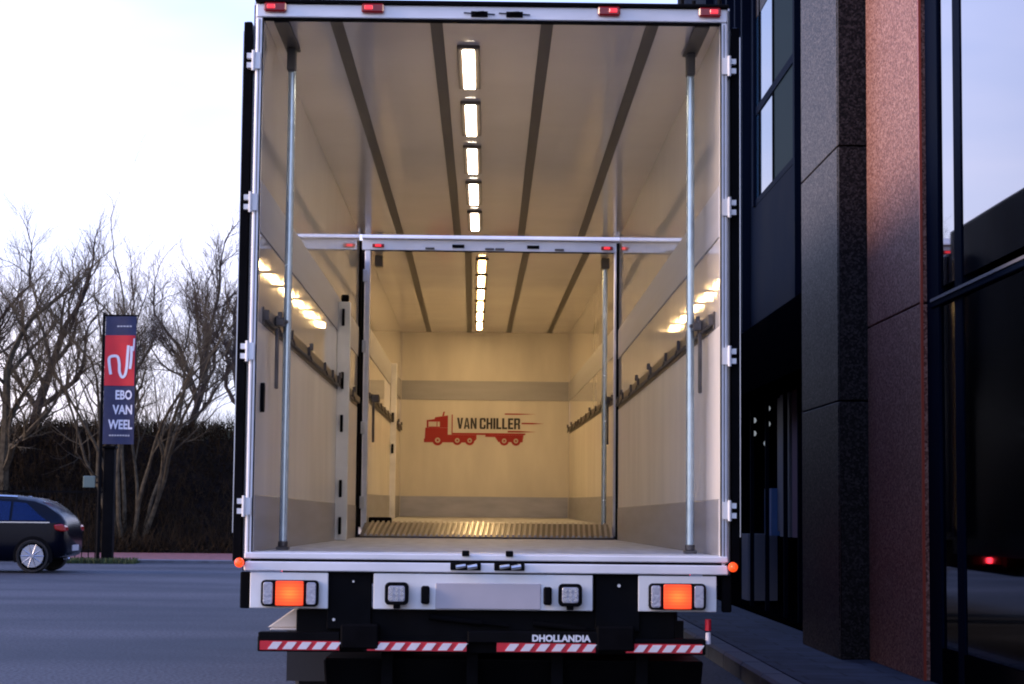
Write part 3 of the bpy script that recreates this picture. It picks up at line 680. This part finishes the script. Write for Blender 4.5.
# number plate panel
MB().box(-.592, .56, -.045, -.036, -.292, -.106).build('plate_panel', 'white', TR, bevel=.003)
MB().box(-.266, .287, -.052, -.0455, -.288, -.152).build('number_plate', 'whiteplate', TR, bevel=.003)
for x in (-.319, .322):
    MB().box(x - .022, x + .022, -.085, -.046, -.262, -.168).build('plate_lamp', 'black', TR, bevel=.008)
for x in (-.468, .440):
    b = MB(); b.prism(rrect(x - .062, x + .062, -.268, -.150, .024), -.10, -.062); b.box(x - .018, x + .018, -.085, -.0455, -.288, -.262); b.cyl((x, -.07, -.2), (x, -.0455, -.2), .03, n=12)
    wl = b.build('work_light', 'black', TR, bevel=.003)
    MB().prism(rrect(x - .043, x + .043, -.249, -.168, .012), -.108, -.1005).build('lens', 'clear', wl, bevel=.002)
    q = MB()
    for i in range(3):
        for j in range(3): q.cyl((x - .027 + .027 * i, -.112, -.2085 - .024 + .024 * j), (x - .027 + .027 * i, -.1085, -.2085 - .024 + .024 * j), .009, n=8)
    q.build('led_row', 'chrome', wl)
# chassis, tail lift casing, underrun bar
q = MB(); q.box(-.838, -.605, -.01, .05, -.40, -.104); q.box(.575, .812, -.01, .05, -.40, -.104)
q.box(-1.0, 1.0, .02, .35, -.45, -.30); q.box(-.46, -.36, .05, 8.2, -.42, -.095); q.box(.36, .46, .05, 8.2, -.42, -.095)
for yy in (1.2, 2.4, 3.8, 5.2, 6.6, 7.8): q.box(-1.2, 1.2, yy, yy + .08, -.20, -.095)
q.build('chassis', 'black', TR, bevel=.004)
q = MB(); q.box(-1.19, -.765, -.06, .03, -.515, -.415); q.box(-.64, -.095, -.06, .0, -.515, -.455); q.box(.055, .595, -.06, .0, -.515, -.455); q.box(.735, 1.15, -.06, .03, -.515, -.435)
q.box(-1.2, 1.16, .002, .06, -.52, -.44); q.build('underrun_bar', 'black', TR, bevel=.004)
MB().box(-.095, .60, -.07, .015, -.462, -.40).build('lift_casing', 'black', TR, bevel=.006)
q = MB(); q.prism([(.10, -.56), (.25, -.745), (1.9, -.745), (2.0, -.66), (2.0, -.56)], -.86, 1.16, 'x')
q.build('folded_lift_platform', 'black', TR, bevel=.01)
for x in (-.55, -.1, .35, .8): MB().box(x, x + .06, .06, 1.6, -.70, -.52).build('lift_rib', 'rubber', TR)
for x, z in ((-.30, -.33), (.25, -.36)):
    q = MB(); q.cyl((x, -.005, z), (x + .28, -.005, z - .03), .018, n=12); q.cyl((x + .28, -.005, z - .03), (x + .42, -.005, z - .045), .010, n=10); q.build('hydraulic_ram', 'rubber', TR, smooth=True)
for x in (-.66, .68):
    MB().box(x - .10, x + .10, -.075, .1, -.50, -.37).build('lift_arm', 'rubber', TR, bevel=.01)
text_mesh('lettering', 'DHOLLANDIA', 'letter_white', TR, .243, .550, -.453, -.416, -.072, bold=.045)
for (xa, xb) in ((-1.18, -.765), (-.62, -.10), (.058, .575), (.735, 1.135)):
    tp = MB().box(xa, xb, -.066, -.0605, -.507, -.460).build('warning_tape', 'tape_red', TR)
    n = max(4, round((xb - xa) / .088)); stp = (xb - xa - .03) / n
    q = MB()
    for k in range(n):
        x = xa + .03 + (k + .22) * stp
        q.prism([(x - .006, -.502), (x + .042, -.502), (x + .070, -.465), (x + .022, -.465)], -.0695, -.0662)
    q.build('white_stripes', 'tape_white', tp)
q = MB(); q.prism([(-1.16, -.40), (-1.02, -.30), (-.90, -.30), (-.90, -.40)], .10, .13); q.box(-1.14, -.90, .04, .14, -.412, -.401)
q.build('beige_bracket', 'beige', TR, bevel=.004)
q = MB(); q.cyl((-.80, -.012, -.35), (-.80, -.02, -.35), .008, n=8); q.cyl((-.70, -.012, -.15), (-.70, -.02, -.15), .006, n=8); q.cyl((.70, -.012, -.16), (.70, -.02, -.16), .009, n=8); q.build('rivet', 'alu_raw', TR)
q = MB(); q.cyl((1.17, -.03, -.33), (1.17, -.03, -.39), .016, n=8); q.build('hanging_reflector', 'tape_red', TR)
q = MB(); q.cyl((1.17, -.03, -.40), (1.17, -.03, -.46), .014, n=8); q.build('hanging_reflector', 'tape_white', TR)
for s in (-1, 1):
    MB().box(*sorted((s * .88, s * 1.20)), 1.55, 1.57, -.80, -.42).build('mudflap', 'flap', TR)
    for yy in (2.3, 3.7): lathe_wheel(TR, s * 1.05, yy, .42, s)
for yy in (2.3, 3.7): MB().cyl((-1, yy, -.53), (1, yy, -.53), .07, n=14).build('axle', 'black', TR)
# support poles
for s in (-1, 1):
    x = s * 1.145
    sp = MB().cyl((x, .66, .03), (x, .66, TH - .14), .0225, n=20).build('support_pole', 'galv', TR, smooth=True)
    q = MB(); q.box(x - .035, x + .035, .62, .70, .002, .018); q.cyl((x, .66, .018), (x, .66, .05), .028, n=16); q.build('foot', 'dark_metal', sp, bevel=.003)
    q = MB(); q.box(x - .026, x + .022, .60, .69, TH - .15, TH - .02); q.build('bracket', 'rail', sp, bevel=.006)
    MB().box(x - .04, x + .04, .04, .72, TH - .02, TH - .007).build('edge_rail', 'rail', TR)
    # hanging lever / strap
    xx = s * 1.19
    q = MB(); q.box(*sorted((s * 1.20, s * 1.180)), .55, .58, .90, 1.24); q.cyl((s * 1.23, .57, 1.27), (s * 1.13, .57, 1.28), .011, n=8); q.box(*sorted((s * 1.20, s * 1.15)), .54, .62, 1.255, 1.30)
    q.build('tension_lever', 'dark_metal', TR, bevel=.005)
MB().prism(rrect(-.035, .035, .70, .86, .03), 0, .02).build('pull_grip', 'black', TR).location = (0, 0, 0)
gobj = [o for o in C.objects if o.name.startswith('pull_grip')][0]; gobj.rotation_euler = (0, 0, rad(90)); gobj.location = (-1.216, .22, .05)
# side door edge profile standing proud of the left wall
sdg = MB().box(-1.239, -1.135, 5.55, 5.61, .002, 1.95).build('side_door_edge', 'white', TR, bevel=.006)
q = MB(); q.box(-1.215, -1.150, 5.56, 5.60, 1.952, 2.01); q.build('top_catch', 'rubber', sdg, bevel=.01)
for z in (.12, .42, .95, 1.30, 1.82):
    q = MB(); q.box(-1.203, -1.180, 5.52, 5.549, z - .07, z + .07); q.build('latch', 'rubber', sdg, bevel=.004)
# trailer front opening trim
for s in (-1, 1):
    MB().box(*sorted((s * 1.239, s * 1.215)), TL_ - .02, TL_ + .02, .0, TH - .06).build('front_seal', 'rubber', TR)

# ---------------- truck in front
TK = empty('box_truck', (.0623, 19.185, 1.0333), (.0061, 0, .006)); parent_z[TK.name] = 1.033
tag(TK, 'box truck coupled in front, its warm-lit cargo hold seen through the trailer', 'truck')
KL, KH = 9.36, 2.704
cargo_box(TK, KL, KH, (-.834, -.24, .333, .927), [.50 + 1.40 * k for k in range(6)], 'lamp', -.10)
MB().box(-1.24, 1.24, KL + .001, KL + .06, -.05, KH + .06).build('end_wall', 'grp_low', TK)
MB().box(-1.228, 1.228, KL - .010, KL, .003, .30).build('end_kick_plate', 'skirt', TK, bevel=.002)
MB().box(-1.228, 1.228, KL - .010, KL, 1.71, 1.99).build('end_band', 'band', TK, bevel=.002)
for s in (-1, 1): MB().box(*sorted((s * 1.2395, s * 1.222)), KL - .02, KL - .0105, .0, KH).build('corner_trim', 'grp_ceiling', TK)
# rear frame of the truck
for s in (-1, 1):
    MB().box(*sorted((s * 1.205, s * 1.26)), -.03, .028, -.09, KH).build('frame_post', 'alu', TK, bevel=.005)
    MB().box(*sorted((s * 1.262, s * 1.31)), -.02, .02, -.02, KH + .05).build('frame_gasket', 'rubber', TK)
    for z in (2.45, 1.75, .95, .22):
        MB().box(*sorted((s * 1.23, s * 1.275)), -.05, -.031, z - .06, z + .06).build('hinge', 'white', TK, bevel=.004)
MB().box(-1.29, 1.29, -.04, .028, KH + .002, KH + .11).build('header', 'alu', TK, bevel=.004)
MB().prism([(-.10, KH + .112), (-.095, KH + .125), (.02, KH + .19), (.10, KH + .19), (.10, KH + .112)], -1.29, 1.29, 'x').build('rain_gutter', 'white', TK)
MB().box(-1.20, 1.20, -.038, -.020, KH - .008, KH + .0015).build('header_seal', 'rubber', TK)
for x, s in ((-1.13, -1), (1.13, 1)):
    ml = MB().box(x - .058, x + .058, -.065, -.0405, KH + .025, KH + .060).build('marker_light', 'red_lens', TK, bevel=.005)
    MB().box(x - .03, x + .03, -.070, -.0655, KH + .030, KH + .055).build('lit_lens', 'red_lit', ml, bevel=.003)
for x in (-.34, .40): MB().box(x - .06, x + .06, -.055, -.0405, KH + .030, KH + .062).build('header_vent', 'black', TK, bevel=.003)
for x in (-.62, -.03, .07, .66):
    q = MB(); q.box(x - .045, x + .045, -.052, -.0405, KH + .012, KH + .032); q.build('header_latch', 'dark_metal', TK, bevel=.003)
MB().cyl((1.14, .35, .02), (1.14, .35, KH - .1), .026, n=18).build('support_pole', 'galv', TK, smooth=True)
for s in (-1, 1): MB().box(*sorted((s * 1.10, s * 1.18)), .28, .42, KH - .12, KH - .01).build('pole_bracket', 'rail', TK, bevel=.006)
for s in (-1, 1):
    q = MB(); q.box(*sorted((s * 1.19, s * 1.165)), .42, .47, .82, 1.24); q.box(*sorted((s * 1.20, s * 1.12)), .40, .55, 1.22, 1.30)
    q.build('tension_lever', 'dark_metal', TK, bevel=.005)
sdg = MB().box(-1.239, -1.16, 5.9, 5.96, .002, 2.0).build('side_door_edge', 'alu', TK, bevel=.006)
for z in (.9, 1.3): MB().box(-1.22, -1.19, 5.87, 5.899, z - .06, z + .06).build('latch', 'rubber', sdg, bevel=.003)
MB().box(-1.22, -.99, .62, .80, .002, .07).build('wheel_chock', 'rubber', TK, bevel=.01)
# ribbed panels added beside the coupling gap to block its warm light strip
for s in (-1, 1):
    q = MB(); q.box(*sorted((s * 1.30, s * 1.33)), -.95, -.03, -.05, 2.62)
    for k in range(7): q.box(*sorted((s * 1.331, s * 1.36)), -.90 + k * .125, -.85 + k * .125, .0, 2.6)
    q.build('gap_light_screen', 'navy', TK, bevel=.006)
# emblem on the end wall
lg = empty('emblem'); lg.parent = TK
def Lp(u, v_): return ((410 + u / 7.314 - 486) * .01476, (517.5 - (400 + v_ / 7.314)) * .0147)
YL = KL - .002
q = MB()
def poly(pts, y0=YL - .004, y1=YL): q.prism([Lp(*p) for p in pts], y0, y1)
poly([(125, 212), (288, 212), (288, 262), (496, 262), (496, 292), (470, 318), (116, 318), (116, 292), (122, 290)])
poly([(135, 211), (135, 156), (147, 156), (147, 211)]); poly([(147.5, 168), (147.5, 156), (190, 150), (196, 136), (288, 122), (288, 211), (229, 211), (229, 168)])
poly([(150, 211.5), (150, 204), (228, 204), (228, 211.5)]); poly([(206, 203), (206, 169), (212, 169), (212, 203)])
poly([(246, 127), (254, 96), (266, 94), (259, 125)]); poly([(315, 261), (315, 115), (322, 115), (322, 261)])
poly([(322.5, 261), (322.5, 248), (850, 248), (850, 258), (836, 261)]); poly([(560, 275), (560, 261.5), (836, 261.5), (830, 312), (655, 312), (630, 275)])
for pts in ([(700, 103), (790, 103), (925, 107), (790, 112), (700, 112)], [(822, 170), (900, 170), (985, 175), (900, 180), (822, 180)], [(722, 230), (800, 230), (930, 236), (800, 241), (722, 241)]): poly(pts)
q.build('lorry_silhouette', 'logo_red', lg)
q = MB(); c2 = MB(); c3 = MB()
for (cx, cy_, r) in ((215, 303, 38), (357, 303, 34), (447, 303, 34), (697, 303, 34), (782, 303, 34)):
    X, Z = Lp(cx, cy_); k = .00202
    q.cyl((X, YL - .0045, Z), (X, YL - .008, Z), r * k, n=24); c2.cyl((X, YL - .0085, Z), (X, YL - .0105, Z), r * k * .50, n=18); c3.cyl((X, YL - .011, Z), (X, YL - .013, Z), r * k * .22, n=12)
q.build('wheel_mark', 'logo_red', lg); c2.build('wheel_mark', 'logo_cream', lg); c3.build('wheel_mark', 'logo_red', lg)
(xa, zb), (xb, za) = Lp(354, 218), Lp(811, 138)
GL = {  # condensed heavy capitals, unit cells (width 1, height 2), built from separate pieces
 'V': [[(0, 2), (.34, 2), (.56, .62), (.44, 0), (.32, 0)], [(.66, 2), (1, 2), (.68, 0), (.445, 0), (.5625, .62)]],
 'A': [[(0, 0), (.30, 0), (.46, 1.35), (.5, 2), (.34, 2)], [(.70, 0), (1, 0), (.66, 2), (.505, 2), (.505, 1.35), (.545, 1.35)], [(.36, .36), (.64, .36), (.60, .66), (.40, .66)]],
 'N': [[(0, 0), (.30, 0), (.30, 2), (0, 2)], [(.70, 0), (1, 0), (1, 2), (.70, 2)], [(.31, 1.2), (.66, 0), (.69, 0), (.69, .8), (.34, 2), (.31, 2)]],
 'C': [[(0, .25), (.12, 0), (.34, 0), (.34, 2), (.12, 2), (0, 1.75)], [(.345, 0), (.88, 0), (1, .25), (1, .75), (.68, .75), (.68, .32), (.345, .32)], [(.345, 2), (.88, 2), (1, 1.75), (1, 1.3), (.68, 1.3), (.68, 1.68), (.345, 1.68)]],
 'H': [[(0, 0), (.34, 0), (.34, 2), (0, 2)], [(.66, 0), (1, 0), (1, 2), (.66, 2)], [(.345, .84), (.655, .84), (.655, 1.18), (.345, 1.18)]],
 'I': [[(.0, 0), (.36, 0), (.36, 2), (.0, 2)]],
 'L': [[(0, 0), (.36, 0), (.36, 2), (0, 2)], [(.365, 0), (.85, 0), (.85, .34), (.365, .34)]],
 'E': [[(0, 0), (.36, 0), (.36, 2), (0, 2)], [(.365, 0), (.88, 0), (.88, .34), (.365, .34)], [(.365, .84), (.80, .84), (.80, 1.16), (.365, 1.16)], [(.365, 1.66), (.88, 1.66), (.88, 2), (.365, 2)]],
 'R': [[(0, 0), (.34, 0), (.34, 2), (0, 2)], [(.345, 1.68), (.66, 1.68), (.66, 2), (.345, 2)], [(.665, 1.06), (.9, .98), (1, 1.2), (1, 1.78), (.88, 2), (.665, 2)], [(.345, .80), (.66, .80), (.66, 1.10), (.345, 1.10)], [(.665, 0), (1, 0), (.98, .8), (.9, .96), (.665, 1.04)]]}
WD = {'I': .36, 'L': .85, 'E': .88}
seq = 'VAN CHILLER'; tot = sum(.38 if c == ' ' else WD.get(c, 1) + .13 for c in seq) - .13
k = (xb - xa) / tot; kz = (za - zb) / 2; xc = xa; q = MB()
for c in seq:
    if c == ' ': xc += .38 * k; continue
    for pg in GL[c]: q.prism([(xc + p[0] * k, zb + p[1] * kz) for p in pg], YL - .004, YL)
    xc += (WD.get(c, 1) + .13) * k
q.build('lettering', 'logo_dark', lg)
# truck running gear and cab
q = MB(); q.box(-.46, -.36, .05, 12.2, -.45, -.12); q.box(.36, .46, .05, 12.2, -.45, -.12)
q.build('chassis', 'black', TK)
for s in (-1, 1):
    for yy in (2.6, 3.95, 10.6): lathe_wheel(TK, s * 1.05, yy, .44, s)
q = MB(); q.prism([(9.75, -.55), (12.1, -.55), (12.1, .6), (11.9, 1.9), (11.2, 2.5), (9.75, 2.55)], -1.22, 1.22, 'x'); q.build('cab', 'navy', TK, bevel=.05, seg=2)
MB().prism([(12.11, .8), (11.93, 1.85), (11.96, 1.85), (12.14, .8)], -1.05, 1.05, 'x').build('windscreen', 'dark_glass', TK)
# ---------------- bridge plate between the two
bp = empty('bridge_plate', (.03, 18.40, .925)); tag(bp, 'ribbed metal ramp bridging the trailer floor and the truck floor', 'loading ramp')
bm_ = MB(); y0, y1, z0, z1 = 0, .78, .012, .135
bm_.prism([(y0, z0 - .008), (y1, z1 - .008), (y1, z1), (y0, z0)], -1.19, 1.19, 'x'); plate = bm_.build('plate', 'dark_metal', bp)
q = MB()
for k in range(46):
    x = -1.15 + k * .0515
    a = MB  # ribs lean slightly
    v_ = [q.bm.verts.new(p) for p in ((x, y0 + .02, z0 + .003), (x + .022, y0 + .02, z0 + .003), (x + .022 + .03, y1 - .02, z1 + .001), (x + .03, y1 - .02, z1 + .001),
                                      (x, y0 + .02, z0 + .018), (x + .022, y0 + .02, z0 + .018), (x + .022 + .03, y1 - .02, z1 + .016), (x + .03, y1 - .02, z1 + .016))]
    for f in ((3, 2, 1, 0), (4, 5, 6, 7), (0, 1, 5, 4), (1, 2, 6, 5), (2, 3, 7, 6), (3, 0, 4, 7)): q.bm.faces.new([v_[i] for i in f])
q.build('ribs', 'ramp', plate)
